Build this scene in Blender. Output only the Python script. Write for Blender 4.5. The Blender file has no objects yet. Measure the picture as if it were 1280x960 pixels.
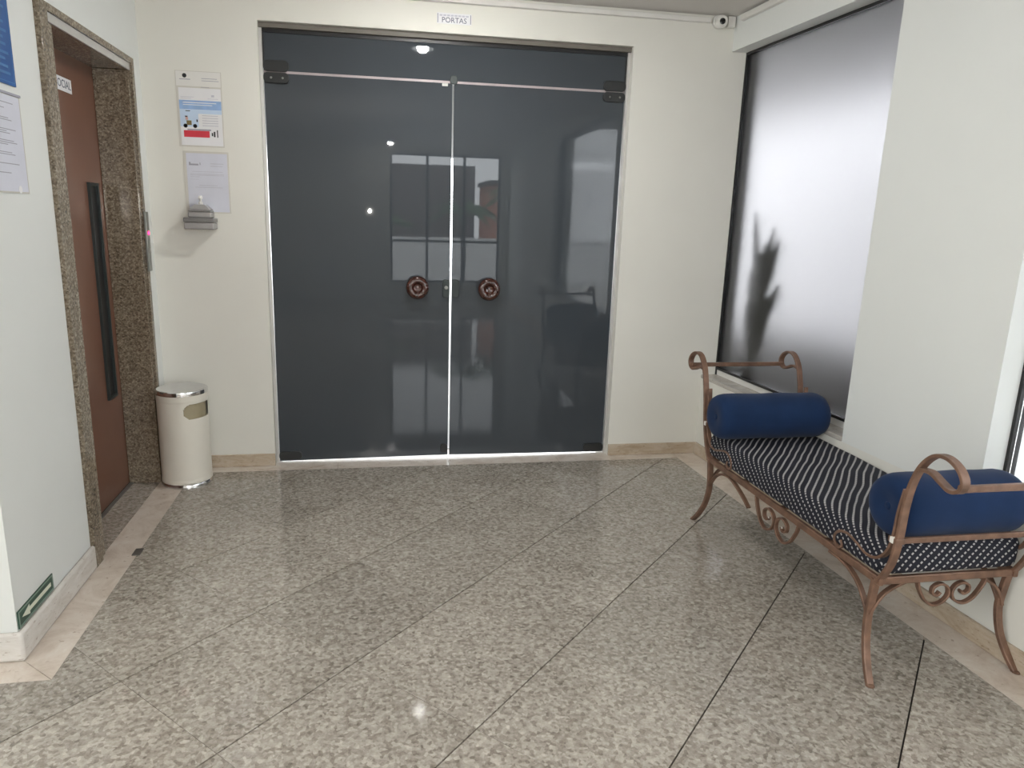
import bpy, bmesh, math, random
from mathutils import Vector, Matrix, noise

random.seed(7)
SC = bpy.context.scene
COL = SC.collection

# ------------------------------------------------------------------ camera
cam_d = bpy.data.cameras.new('camera')
cam = bpy.data.objects.new('camera', cam_d); COL.objects.link(cam)
RT = Vector((0.985926, -0.165074, 0.026458)); UP = Vector((0.011057, 0.2223, 0.974916)); FW = Vector((0.166815, 0.960902, -0.220996))
CAM = Vector((-0.801042, -3.989888, 1.416088))
M = Matrix(((RT.x, UP.x, -FW.x, CAM.x), (RT.y, UP.y, -FW.y, CAM.y), (RT.z, UP.z, -FW.z, CAM.z), (0, 0, 0, 1)))
cam.matrix_world = M
cam_d.sensor_width = 36.0; cam_d.sensor_fit = 'HORIZONTAL'
cam_d.lens = 884.258 * 36.0 / 1280.0
cam_d.shift_x = 25.28 / 1280.0; cam_d.shift_y = -7.48 / 1280.0
cam_d.clip_start = 0.02
SC.camera = cam

# ------------------------------------------------------------------ sky, daylight, exposure
world = bpy.data.worlds.new('overcast_sky'); SC.world = world
world.use_nodes = True
bgn = world.node_tree.nodes['Background']
bgn.inputs[0].default_value = (0.93, 0.97, 1.0, 1); bgn.inputs[1].default_value = 5.7
vs = SC.view_settings
vs.view_transform = 'Standard'; vs.look = 'None'; vs.gamma = 1.0; vs.use_curve_mapping = False
vs.exposure = 0.74

def portal(name, loc, rot, sx, sy):
    l = bpy.data.lights.new(name, 'AREA'); l.shape = 'RECTANGLE'; l.size = sx; l.size_y = sy; l.cycles.is_portal = True
    o = bpy.data.objects.new(name, l); COL.objects.link(o); o.location = loc; o.rotation_euler = rot
portal('added_window_portal', (-3.41, -4.8, 1.85), (0, math.radians(-90), 0), 1.0, 3.2)  # portal for the added daylight opening in the passage
portal('street_window_portal', (0.45, -8.02, 1.36), (math.radians(90), 0, 0), 1.86, 2.12)
portal('side_window_portal', (1.46, -3.24, 1.43), (0, math.radians(90), math.radians(2.3)), 1.8, 2.45)

# phone torch that the photographer has switched on (its glint shows in the glass)
fl = bpy.data.lights.new('phone_flash', 'POINT'); fl.energy = 25.0; fl.shadow_soft_size = 0.012; fl.color = (1.0, 0.96, 0.88)
flo = bpy.data.objects.new('phone_flash', fl); COL.objects.link(flo); flo.location = CAM + UP * 0.03 - FW * 0.03

# ------------------------------------------------------------------ room measures
H = 2.35
DL, DR = -1.3501, 0.6302            # glass door opening
XW = -1.9172                        # left wall
YE = -1.766                         # where the left wall turns the corner
CEIL = 2.535
XR, TH = 1.207, math.radians(2.2925)
YREAR = -8.0
XHALL = -3.4
GY = 0.065                          # glass plane of the door
RNX, RNY = math.cos(TH), math.sin(TH)

# ------------------------------------------------------------------ materials
def newmat(name):
    m = bpy.data.materials.new(name); m.use_nodes = True
    nt = m.node_tree
    return m, nt, nt.nodes['Principled BSDF']
def N(nt, kind, **kw):
    n = nt.nodes.new(kind)
    for k, v in kw.items():
        if k in n.inputs.keys(): n.inputs[k].default_value = v
        else: setattr(n, k, v)
    return n
def c4(c): return (c[0], c[1], c[2], 1)
def plain(name, col, rough=0.5, metal=0.0, spec=0.5, var=0.06, scale=12.0, bump=0.0, coat=0.0, sheen=0.0, trans=0.0, alpha=1.0):
    m, nt, b = newmat(name)
    tc = N(nt, 'ShaderNodeTexCoord'); nz = N(nt, 'ShaderNodeTexNoise', Scale=scale, Detail=4.0)
    nt.links.new(tc.outputs['Object'], nz.inputs['Vector'])
    rp = N(nt, 'ShaderNodeValToRGB')
    rp.color_ramp.elements[0].position = 0.3; rp.color_ramp.elements[1].position = 0.7
    rp.color_ramp.elements[0].color = c4([max(0, x * (1 - var)) for x in col]); rp.color_ramp.elements[1].color = c4([min(1, x * (1 + var)) for x in col])
    nt.links.new(nz.outputs['Fac'], rp.inputs['Fac']); nt.links.new(rp.outputs['Color'], b.inputs['Base Color'])
    b.inputs['Roughness'].default_value = rough; b.inputs['Metallic'].default_value = metal
    b.inputs['Specular IOR Level'].default_value = spec
    b.inputs['Coat Weight'].default_value = coat; b.inputs['Sheen Weight'].default_value = sheen
    b.inputs['Transmission Weight'].default_value = trans; b.inputs['Alpha'].default_value = alpha
    if bump:
        bp = N(nt, 'ShaderNodeBump', Strength=bump, Distance=0.004); nt.links.new(nz.outputs['Fac'], bp.inputs['Height']); nt.links.new(bp.outputs['Normal'], b.inputs['Normal'])
    return m
def granite(name, cols, scale, rough, mixn=0.72, stretch=(1, 1, 1)):
    """speckled polished granite: cols = [(position, colour), ...]"""
    m, nt, b = newmat(name)
    tc = N(nt, 'ShaderNodeTexCoord'); oi = N(nt, 'ShaderNodeObjectInfo')
    mp = N(nt, 'ShaderNodeMapping'); mp.inputs['Scale'].default_value = stretch
    nt.links.new(tc.outputs['Object'], mp.inputs['Vector'])
    ad = N(nt, 'ShaderNodeVectorMath', operation='ADD'); sc = N(nt, 'ShaderNodeVectorMath', operation='SCALE')
    sc.inputs[0].default_value = (37.0, 53.0, 11.0)
    nt.links.new(oi.outputs['Random'], sc.inputs['Scale']); nt.links.new(mp.outputs[0], ad.inputs[0]); nt.links.new(sc.outputs[0], ad.inputs[1])
    v1 = N(nt, 'ShaderNodeTexVoronoi', Scale=scale, Randomness=1.0); v1.feature = 'F1'
    n1 = N(nt, 'ShaderNodeTexNoise', Scale=scale * 0.55, Detail=7.0, Roughness=0.72)
    n2 = N(nt, 'ShaderNodeTexNoise', Scale=3.0, Detail=3.0)
    for n in (v1, n1, n2): nt.links.new(ad.outputs[0], n.inputs['Vector'])
    sep = N(nt, 'ShaderNodeSeparateColor'); nt.links.new(v1.outputs['Color'], sep.inputs[0])
    mx = N(nt, 'ShaderNodeMix', data_type='FLOAT'); mx.inputs[0].default_value = mixn
    nt.links.new(sep.outputs[0], mx.inputs[2]); nt.links.new(n1.outputs['Fac'], mx.inputs[3])
    m2 = N(nt, 'ShaderNodeMix', data_type='FLOAT'); m2.inputs[0].default_value = 0.16
    nt.links.new(mx.outputs[0], m2.inputs[2]); nt.links.new(n2.outputs['Fac'], m2.inputs[3])
    rp = N(nt, 'ShaderNodeValToRGB'); cr = rp.color_ramp
    while len(cr.elements) < len(cols): cr.elements.new(0.5)
    for e, (p, c) in zip(cr.elements, cols): e.position = p; e.color = c4(c)
    nt.links.new(m2.outputs[0], rp.inputs['Fac'])
    hs = N(nt, 'ShaderNodeHueSaturation'); mr = N(nt, 'ShaderNodeMapRange'); mr.inputs['To Min'].default_value = 0.93; mr.inputs['To Max'].default_value = 1.07
    nt.links.new(oi.outputs['Random'], mr.inputs['Value']); nt.links.new(mr.outputs[0], hs.inputs['Value']); nt.links.new(rp.outputs[0], hs.inputs['Color'])
    nt.links.new(hs.outputs[0], b.inputs['Base Color'])
    b.inputs['Roughness'].default_value = rough
    return m
def emit(name, col, strength):
    m = bpy.data.materials.new(name); m.use_nodes = True; nt = m.node_tree; nt.nodes.clear()
    e = N(nt, 'ShaderNodeEmission'); e.inputs[0].default_value = c4(col); e.inputs[1].default_value = strength
    o = N(nt, 'ShaderNodeOutputMaterial'); nt.links.new(e.outputs[0], o.inputs[0]); return m

WALLW = plain('cream_paint', (0.765, 0.755, 0.70), 0.55, var=0.015, scale=3, spec=0.3)
WALLL = plain('white_paint', (0.765, 0.785, 0.765), 0.5, var=0.012, scale=3, spec=0.3)
CEILM = plain('ceiling_paint', (0.70, 0.675, 0.65), 0.7, var=0.015, scale=3)
GROUT = plain('dark_grout', (0.03, 0.026, 0.022), 0.9)
TILE = granite('polished_granite_tile', [(0.28, (0.15, 0.13, 0.11)), (0.40, (0.275, 0.243, 0.207)), (0.51, (0.375, 0.34, 0.295)), (0.61, (0.465, 0.427, 0.375)), (0.74, (0.62, 0.58, 0.52))], 92, 0.07)
GFRAME = granite('brown_granite', [(0.28, (0.04, 0.03, 0.021)), (0.40, (0.125, 0.096, 0.066)), (0.51, (0.20, 0.16, 0.113)), (0.61, (0.29, 0.24, 0.18)), (0.74, (0.42, 0.37, 0.29))], 150, 0.12)
def marble(name, a, bcol, ccol, rough=0.25):
    m, nt, b = newmat(name)
    tc = N(nt, 'ShaderNodeTexCoord'); mp = N(nt, 'ShaderNodeMapping'); mp.inputs['Scale'].default_value = (1, 1, 3)
    nt.links.new(tc.outputs['Object'], mp.inputs[0])
    n1 = N(nt, 'ShaderNodeTexNoise', Scale=7.0, Detail=8.0, Roughness=0.7, Distortion=0.6)
    n2 = N(nt, 'ShaderNodeTexNoise', Scale=45.0, Detail=3.0)
    nt.links.new(mp.outputs[0], n1.inputs['Vector']); nt.links.new(mp.outputs[0], n2.inputs['Vector'])
    rp = N(nt, 'ShaderNodeValToRGB'); cr = rp.color_ramp; cr.elements.new(0.5)
    for e, (p, c) in zip(cr.elements, ((0.3, a), (0.5, bcol), (0.68, ccol))): e.position = p; e.color = c4(c)
    nt.links.new(n1.outputs['Fac'], rp.inputs['Fac'])
    r2 = N(nt, 'ShaderNodeValToRGB'); r2.color_ramp.elements[0].position = 0.27; r2.color_ramp.elements[0].color = (0.55, 0.48, 0.42, 1); r2.color_ramp.elements[1].position = 0.36; r2.color_ramp.elements[1].color = (1, 1, 1, 1)
    nt.links.new(n2.outputs['Fac'], r2.inputs['Fac'])
    mu = N(nt, 'ShaderNodeMix', data_type='RGBA', blend_type='MULTIPLY'); mu.inputs[0].default_value = 0.7
    nt.links.new(rp.outputs[0], mu.inputs[6]); nt.links.new(r2.outputs[0], mu.inputs[7]); nt.links.new(mu.outputs[2], b.inputs['Base Color'])
    b.inputs['Roughness'].default_value = rough
    return m
MARB = marble('travertine_border', (0.52, 0.43, 0.355), (0.67, 0.59, 0.515), (0.75, 0.70, 0.635))
MARBW = marble('pale_marble', (0.56, 0.52, 0.47), (0.66, 0.63, 0.59), (0.74, 0.72, 0.69))
MARBT = marble('tan_marble', (0.38, 0.29, 0.20), (0.50, 0.41, 0.31), (0.58, 0.50, 0.41))
SILLM = marble('grey_stone_sill', (0.40, 0.37, 0.33), (0.50, 0.47, 0.43), (0.58, 0.55, 0.51))
DGLASS = plain('dark_film_glass', (0.054, 0.063, 0.073), 0.018, var=0.05, scale=1.2, spec=0.36)
EDGE = plain('glass_edge', (0.42, 0.36, 0.37), 0.3, var=0.1)
BRONZE = plain('dark_bronze', (0.03, 0.032, 0.033), 0.4, metal=0.3)
SOFF = plain('grey_brown_channel', (0.16, 0.145, 0.125), 0.55)
KNOBM = plain('varnished_red_wood', (0.05, 0.015, 0.010), 0.18, var=0.25, scale=30, coat=0.6)
BLACK = plain('black_metal', (0.012, 0.012, 0.013), 0.4)
LOCKM = plain('dark_green_grey_metal', (0.035, 0.045, 0.045), 0.45, metal=0.3)
ELEV = plain('brown_enamel', (0.185, 0.088, 0.058), 0.24, var=0.05, scale=4)
ALU = plain('satin_aluminium', (0.66, 0.65, 0.64), 0.35, metal=0.6)
STEEL = plain('brushed_steel', (0.30, 0.31, 0.29), 0.4, metal=0.6)
CHROME = plain('chrome', (0.75, 0.75, 0.76), 0.12, metal=1.0, var=0.02)
BINM = plain('cream_enamel', (0.77, 0.74, 0.66), 0.35, var=0.02, scale=5)
BINL = plain('tan_liner', (0.37, 0.32, 0.21), 0.6)
RUBBER = plain('black_rubber', (0.02, 0.02, 0.02), 0.7)
IRON = plain('rust_brown_iron', (0.195, 0.112, 0.076), 0.45, var=0.28, scale=25, metal=0.25, bump=0.3)
CHIP = plain('bare_white_chip', (0.8, 0.78, 0.74), 0.5)
NAVY = plain('navy_velvet', (0.010, 0.027, 0.078), 0.9, var=0.14, scale=7, sheen=0.08, spec=0.15)
WHITEP = plain('white_plastic', (0.76, 0.75, 0.72), 0.4, var=0.02)
GREYP = plain('grey_translucent_plastic', (0.36, 0.35, 0.345), 0.25, var=0.08)
GREYD = plain('dark_grey_plastic', (0.20, 0.195, 0.19), 0.3)
SLEEVE = plain('clear_plastic_sleeve', (0.66, 0.64, 0.59), 0.15, var=0.02)
PAPER = plain('white_paper', (0.80, 0.80, 0.82), 0.7, var=0.02)
PAPERB = plain('bluish_paper', (0.66, 0.675, 0.76), 0.5, var=0.03)
INK = plain('grey_ink', (0.36, 0.36, 0.42), 0.7)
INKD = plain('black_ink', (0.03, 0.03, 0.035), 0.7)
INKS = plain('pale_ink', (0.56, 0.56, 0.63), 0.7)
BLUEP = plain('sky_blue_print', (0.30, 0.46, 0.74), 0.6, var=0.12, scale=18)
BLUEL = plain('pale_blue_print', (0.56, 0.69, 0.86), 0.6, var=0.05)
REDP = plain('red_print', (0.66, 0.045, 0.07), 0.6, var=0.08)
OLIVE = plain('olive_print', (0.20, 0.15, 0.06), 0.7)
SKINP = plain('pink_print', (0.62, 0.38, 0.33), 0.7)
SIGNINK = plain('blue_grey_ink', (0.10, 0.12, 0.18), 0.7)
SIGNB = plain('royal_blue_sign', (0.022, 0.10, 0.32), 0.4, var=0.08)
SIGNT = plain('pale_blue_lettering', (0.075, 0.20, 0.43), 0.5)
GREEN = plain('dark_green_sign', (0.025, 0.075, 0.05), 0.4)
GREENL = plain('grey_green_border', (0.22, 0.30, 0.25), 0.5)
GLOWW = plain('pale_arrow_print', (0.72, 0.74, 0.62), 0.5)
LEAF = plain('dark_leaf', (0.02, 0.045, 0.018), 0.5, var=0.3)
LEAF2 = plain('palm_leaf', (0.07, 0.14, 0.05), 0.5, var=0.3)
CONC = plain('pale_concrete', (0.55, 0.54, 0.52), 0.8)
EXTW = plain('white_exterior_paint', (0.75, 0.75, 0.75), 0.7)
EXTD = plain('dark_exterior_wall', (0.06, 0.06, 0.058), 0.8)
SOIL = plain('dark_soil', (0.03, 0.024, 0.018), 0.9)
LED = emit('red_led', (1.0, 0.03, 0.12), 4.0)
BULB = emit('white_bulb', (1.0, 0.985, 0.95), 490.0)
GLOBE = emit('opal_fill_globe', (1.0, 0.95, 0.86), 18.0)  # glow of the added fill lamp in the passage
# frosted window glass: rough refraction, mostly transmitting
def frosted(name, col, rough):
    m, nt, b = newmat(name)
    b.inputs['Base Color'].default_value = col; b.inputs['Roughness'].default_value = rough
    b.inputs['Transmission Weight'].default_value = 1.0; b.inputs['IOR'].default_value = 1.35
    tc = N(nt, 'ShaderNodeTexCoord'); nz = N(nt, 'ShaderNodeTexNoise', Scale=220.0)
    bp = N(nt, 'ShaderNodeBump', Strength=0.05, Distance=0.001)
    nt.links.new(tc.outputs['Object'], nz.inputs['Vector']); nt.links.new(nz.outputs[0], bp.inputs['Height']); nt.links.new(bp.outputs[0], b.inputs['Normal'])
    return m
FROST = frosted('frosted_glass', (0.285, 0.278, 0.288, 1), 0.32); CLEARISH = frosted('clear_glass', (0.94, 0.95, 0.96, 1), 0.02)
def fabric():
    """black cloth with rows of short pale stitches running across the bench"""
    m, nt, b = newmat('dotted_stripe_cloth')
    tc = N(nt, 'ShaderNodeTexCoord'); sp = N(nt, 'ShaderNodeSeparateXYZ')
    nz = N(nt, 'ShaderNodeTexNoise', Scale=5.0, Detail=1.0)
    nt.links.new(tc.outputs['Object'], nz.inputs['Vector'])
    wob = N(nt, 'ShaderNodeMath', operation='MULTIPLY_ADD'); wob.inputs[1].default_value = 0.036; wob.inputs[2].default_value = -0.018
    nt.links.new(nz.outputs['Fac'], wob.inputs[0]); nt.links.new(tc.outputs['Object'], sp.inputs[0])
    ya = N(nt, 'ShaderNodeMath', operation='ADD'); nt.links.new(sp.outputs['Y'], ya.inputs[0]); nt.links.new(wob.outputs[0], ya.inputs[1])
    def fr(src, per, off=0.0):
        d = N(nt, 'ShaderNodeMath', operation='MULTIPLY_ADD'); d.inputs[1].default_value = 1.0 / per; d.inputs[2].default_value = off
        nt.links.new(src, d.inputs[0])
        f = N(nt, 'ShaderNodeMath', operation='FRACT'); nt.links.new(d.outputs[0], f.inputs[0])
        p = N(nt, 'ShaderNodeMath', operation='PINGPONG'); p.inputs[1].default_value = 0.5; nt.links.new(f.outputs[0], p.inputs[0])
        return p.outputs[0]
    def mr(src, a, bb):
        r = N(nt, 'ShaderNodeMapRange', interpolation_type='SMOOTHSTEP'); r.inputs['From Min'].default_value = a; r.inputs['From Max'].default_value = bb
        nt.links.new(src, r.inputs['Value']); return r.outputs[0]
    geo = N(nt, 'ShaderNodeNewGeometry'); vt = N(nt, 'ShaderNodeVectorTransform'); vt.vector_type = 'NORMAL'; vt.convert_from = 'WORLD'; vt.convert_to = 'OBJECT'
    sn = N(nt, 'ShaderNodeSeparateXYZ'); nt.links.new(geo.outputs['Normal'], vt.inputs[0]); nt.links.new(vt.outputs[0], sn.inputs[0])
    ab = N(nt, 'ShaderNodeMath', operation='ABSOLUTE'); nt.links.new(sn.outputs['Y'], ab.inputs[0])
    sel = N(nt, 'ShaderNodeMath', operation='GREATER_THAN'); sel.inputs[1].default_value = 0.72; nt.links.new(ab.outputs[0], sel.inputs[0])
    isel = N(nt, 'ShaderNodeMath', operation='SUBTRACT'); isel.inputs[0].default_value = 1.0; nt.links.new(sel.outputs[0], isel.inputs[1])
    X_ = N(nt, 'ShaderNodeMath', operation='MULTIPLY_ADD'); nt.links.new(sp.outputs['Z'], X_.inputs[0]); nt.links.new(isel.outputs[0], X_.inputs[1]); nt.links.new(sp.outputs['X'], X_.inputs[2])
    Y_ = N(nt, 'ShaderNodeMath', operation='MULTIPLY_ADD'); nt.links.new(sp.outputs['Z'], Y_.inputs[0]); nt.links.new(sel.outputs[0], Y_.inputs[1]); nt.links.new(ya.outputs[0], Y_.inputs[2])
    def lin(ka, kb):
        q = N(nt, 'ShaderNodeMath', operation='MULTIPLY'); q.inputs[1].default_value = kb; nt.links.new(Y_.outputs[0], q.inputs[0])
        w = N(nt, 'ShaderNodeMath', operation='MULTIPLY_ADD'); w.inputs[1].default_value = ka; nt.links.new(X_.outputs[0], w.inputs[0]); nt.links.new(q.outputs[0], w.inputs[2]); return w.outputs[0]
    stripe = mr(fr(lin(0.76, -0.65), 0.0245), 0.31, 0.42)
    dash0 = mr(fr(lin(0.65, 0.76), 0.0150), 0.17, 0.30)
    up_ = mr(sn.outputs['Z'], 0.75, 0.97)
    k_ = N(nt, 'ShaderNodeMath', operation='MULTIPLY'); k_.inputs[1].default_value = 0.6; nt.links.new(up_, k_.inputs[0])
    da_ = N(nt, 'ShaderNodeMath', operation='MAXIMUM'); nt.links.new(dash0, da_.inputs[0]); nt.links.new(k_.outputs[0], da_.inputs[1])
    pick = N(nt, 'ShaderNodeMath', operation='MULTIPLY'); nt.links.new(stripe, pick.inputs[0]); nt.links.new(da_.outputs[0], pick.inputs[1])
    mx = N(nt, 'ShaderNodeMix', data_type='RGBA'); mx.inputs[6].default_value = (0.016, 0.017, 0.026, 1); mx.inputs[7].default_value = (0.47, 0.46, 0.46, 1)
    nt.links.new(pick.outputs[0], mx.inputs[0]); nt.links.new(mx.outputs[2], b.inputs['Base Color'])
    b.inputs['Roughness'].default_value = 0.75; b.inputs['Specular IOR Level'].default_value = 0.25
    bp = N(nt, 'ShaderNodeBump', Strength=0.3, Distance=0.002); nt.links.new(pick.outputs[0], bp.inputs['Height']); nt.links.new(bp.outputs[0], b.inputs['Normal'])
    return m
CLOTH = fabric()

# ------------------------------------------------------------------ mesh helpers
class MB:
    """collects shapes; build() links them as one mesh object"""
    def __init__(s): s.v = []; s.f = []; s.mi = []; s.cur = 0
    def add(s, vs, fs):
        o = len(s.v); s.v += [tuple(p) for p in vs]; s.f += [tuple(i + o for i in f) for f in fs]; s.mi += [s.cur] * len(fs); return s
    def box(s, x0, x1, y0, y1, z0, z1):
        return s.add([(x0, y0, z0), (x1, y0, z0), (x1, y1, z0), (x0, y1, z0), (x0, y0, z1), (x1, y0, z1), (x1, y1, z1), (x0, y1, z1)],
                     [(0, 3, 2, 1), (4, 5, 6, 7), (0, 1, 5, 4), (1, 2, 6, 5), (2, 3, 7, 6), (3, 0, 4, 7)])
    def prism(s, poly, z0, z1):
        n = len(poly)
        return s.add([(p[0], p[1], z0) for p in poly] + [(p[0], p[1], z1) for p in poly],
                     [tuple(range(n - 1, -1, -1)), tuple(range(n, 2 * n))] + [(i, (i + 1) % n, n + (i + 1) % n, n + i) for i in range(n)])
    def lathe(s, prof, segs=32, axis='z', c=(0, 0, 0)):
        vs = []; fs = []; n = len(prof)
        for k in range(segs):
            a = 2 * math.pi * k / segs
            for r, h in prof:
                x, y = r * math.cos(a), r * math.sin(a)
                p = (x, y, h) if axis == 'z' else ((h, x, y) if axis == 'x' else (y, h, x))
                vs.append((p[0] + c[0], p[1] + c[1], p[2] + c[2]))
        for k in range(segs):
            k2 = (k + 1) % segs
            for i in range(n - 1):
                fs.append((k * n + i, k2 * n + i, k2 * n + i + 1, k * n + i + 1))
        if prof[0][0] > 1e-6: fs.append(tuple(k * n for k in range(segs - 1, -1, -1)))
        if prof[-1][0] > 1e-6: fs.append(tuple(k * n + n - 1 for k in range(segs)))
        return s.add(vs, fs)
    def ribbon(s, pts, W, w, t, taper=None):
        """flat bar swept along pts; W is the direction of its broad side"""
        W = Vector(W).normalized(); pts = [Vector(p) for p in pts]; n = len(pts); vs = []; fs = []
        ch = 0.3
        for i, p in enumerate(pts):
            T = (pts[min(i + 1, n - 1)] - pts[max(i - 1, 0)]).normalized()
            Nn = T.cross(W)
            if Nn.length < 1e-5: Nn = Vector((0, 0, 1))
            Nn.normalize(); Ww = Nn.cross(T).normalized()
            k = taper(i / (n - 1)) if taper else 1.0
            a, b = w * 0.5 * k, t * 0.5 * k; c = ch * min(a, b)
            for (u, v) in ((a - c, b), (a, b - c), (a, -b + c), (a - c, -b), (-a + c, -b), (-a, -b + c), (-a, b - c), (-a + c, b)):
                vs.append(p + Ww * u + Nn * v)
        for i in range(n - 1):
            for j in range(8): fs.append((i * 8 + j, i * 8 + (j + 1) % 8, (i + 1) * 8 + (j + 1) % 8, (i + 1) * 8 + j))
        fs.append(tuple(range(7, -1, -1))); fs.append(tuple((n - 1) * 8 + j for j in range(8)))
        return s.add(vs, fs)
    def tube(s, pts, r, segs=10):
        pts = [Vector(p) for p in pts]; n = len(pts); vs = []; fs = []; ref = Vector((0, 0, 1))
        for i, p in enumerate(pts):
            T = (pts[min(i + 1, n - 1)] - pts[max(i - 1, 0)]).normalized()
            A = T.cross(ref)
            if A.length < 1e-4: A = T.cross(Vector((1, 0, 0)))
            A.normalize(); B = T.cross(A).normalized()
            for k in range(segs):
                a = 2 * math.pi * k / segs; vs.append(p + A * r * math.cos(a) + B * r * math.sin(a))
        for i in range(n - 1):
            for k in range(segs): fs.append((i * segs + k, i * segs + (k + 1) % segs, (i + 1) * segs + (k + 1) % segs, (i + 1) * segs + k))
        fs.append(tuple(range(segs - 1, -1, -1))); fs.append(tuple((n - 1) * segs + k for k in range(segs)))
        return s.add(vs, fs)
    def build(s, name, mat, parent=None, smooth=False, bevel=0.0):
        me = bpy.data.meshes.new(name); me.from_pydata(s.v, [], s.f)
        for m in (mat if isinstance(mat, (list, tuple)) else [mat]): me.materials.append(m)
        bm = bmesh.new(); bm.from_mesh(me); bmesh.ops.recalc_face_normals(bm, faces=bm.faces)
        bm.to_mesh(me); bm.free()
        if isinstance(mat, (list, tuple)):
            for p, i in zip(me.polygons, s.mi): p.material_index = i
        o = bpy.data.objects.new(name, me); COL.objects.link(o)
        if parent: o.parent = parent
        if smooth: shade(o)
        if bevel:
            b = o.modifiers.new('bevel', 'BEVEL'); b.width = bevel; b.segments = 3; b.limit_method = 'ANGLE'; shade(o, 40)
        return o
def shade(o, ang=42):
    me = o.data
    for p in me.polygons: p.use_smooth = True
    me.set_sharp_from_angle(angle=math.radians(ang))
def empty(name, loc=(0, 0, 0), rz=0.0):
    o = bpy.data.objects.new(name, None); COL.objects.link(o); o.location = loc; o.rotation_euler = (0, 0, rz); o.empty_display_size = 0.1; return o
def tag(o, label, cat=None, group=None, kind=None):
    o['label'] = label
    if cat: o['category'] = cat
    if group: o['group'] = group
    if kind: o['kind'] = kind
    return o
def structure(o, label, cat): return tag(o, label, cat, kind='structure')
def catmull(pts, k=8):
    P = [Vector(p) for p in pts]; P = [P[0] * 2 - P[1]] + P + [P[-1] * 2 - P[-2]]; out = []
    for i in range(1, len(P) - 2):
        a, b, c, d = P[i - 1:i + 3]
        for j in range(k):
            t = j / k
            out.append(0.5 * ((2 * b) + (c - a) * t + (2 * a - 5 * b + 4 * c - d) * t * t + (3 * b - a - 3 * c + d) * t ** 3))
    out.append(P[-2]); return out
def clip(poly, nx, ny, c):
    """keep the side nx*x+ny*y <= c"""
    out = []
    for i in range(len(poly)):
        p, q = poly[i], poly[(i + 1) % len(poly)]
        dp, dq = nx * p[0] + ny * p[1] - c, nx * q[0] + ny * q[1] - c
        if dp <= 0: out.append(p)
        if dp * dq < 0:
            t = dp / (dp - dq); out.append((p[0] + (q[0] - p[0]) * t, p[1] + (q[1] - p[1]) * t))
    return out
def area(poly): return abs(sum(poly[i][0] * poly[(i + 1) % len(poly)][1] - poly[(i + 1) % len(poly)][0] * poly[i][1] for i in range(len(poly)))) / 2
def text_mesh(name, body, size, mat, parent, mw, extrude=0.0003):
    cu = bpy.data.curves.new(name, 'FONT'); cu.body = body; cu.size = size; cu.extrude = extrude; cu.align_x = 'CENTER'; cu.align_y = 'CENTER'; cu.resolution_u = 3
    t = bpy.data.objects.new(name, cu); COL.objects.link(t)
    dg = bpy.context.evaluated_depsgraph_get(); me = bpy.data.meshes.new_from_object(t.evaluated_get(dg)); bpy.data.objects.remove(t); bpy.data.curves.remove(cu)
    me.materials.clear(); me.materials.append(mat); me.transform(mw)
    o = bpy.data.objects.new(name, me); COL.objects.link(o); o.parent = parent; return o

# ================================================================== ROOM SHELL
def xr_at(y, off=0.0): return (XR * RNX + off - RNY * y) / RNX          # x of the right wall plane at depth y
mb = MB().box(XHALL - 0.2, 3.0, YREAR - 0.1, 0.25, -0.08, -0.012)
floor = mb.build('floor', GROUT); structure(floor, 'polished granite tile floor laid on the diagonal', 'floor')
# diagonal granite tiles, cut to the border
S2 = math.sqrt(2); TS = 0.4959; CROW = 1.0538 / S2; UCOL = -0.985
XB, YB, SWR = XW + 0.1376, -0.0879, 0.158
YSC = -1.891                                                            # the border turns the corner here
tile_full = None
for i in range(-9, 16):
    for j in range(-22, 6):
        c0, c1 = CROW + i * TS + 0.0023, CROW + (i + 1) * TS - 0.0023
        u0, u1 = UCOL + j * TS + 0.0008, UCOL + (j + 1) * TS - 0.0008
        poly = [((u + c) / S2, (u - c) / S2) for u, c in ((u0, c0), (u1, c0), (u1, c1), (u0, c1))]
        cx, cy = sum(p[0] for p in poly) / 4, sum(p[1] for p in poly) / 4
        a = clip(poly, -1, 0, -XB); a = clip(a, 0, 1, YB) if a else a
        a = clip(a, RNX, RNY, XR * RNX - SWR) if a else a
        a = clip(a, 0, -1, -YREAR) if a else a
        b = clip(poly, 1, 0, XB); b = clip(b, 0, 1, YSC) if b else b; b = clip(b, -1, 0, -XHALL) if b else b; b = clip(b, 0, -1, -YREAR) if b else b
        parts = [q for q in (a, b) if len(q) > 2 and area(q) > 2e-4]
        if not parts: continue
        if len(parts) == 1 and abs(area(parts[0]) - area(poly)) < 1e-7 and tile_full:
            o = bpy.data.objects.new('floor_tile', tile_full); COL.objects.link(o); o.parent = floor
        else:
            m = MB()
            for q in parts: m.prism([(p[0] - cx, p[1] - cy) for p in q], -0.012, 0.0)
            o = m.build('floor_tile', TILE, floor)
            if len(parts) == 1 and abs(area(parts[0]) - area(poly)) < 1e-7: tile_full = o.data
        o.location = (cx, cy, 0)
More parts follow.
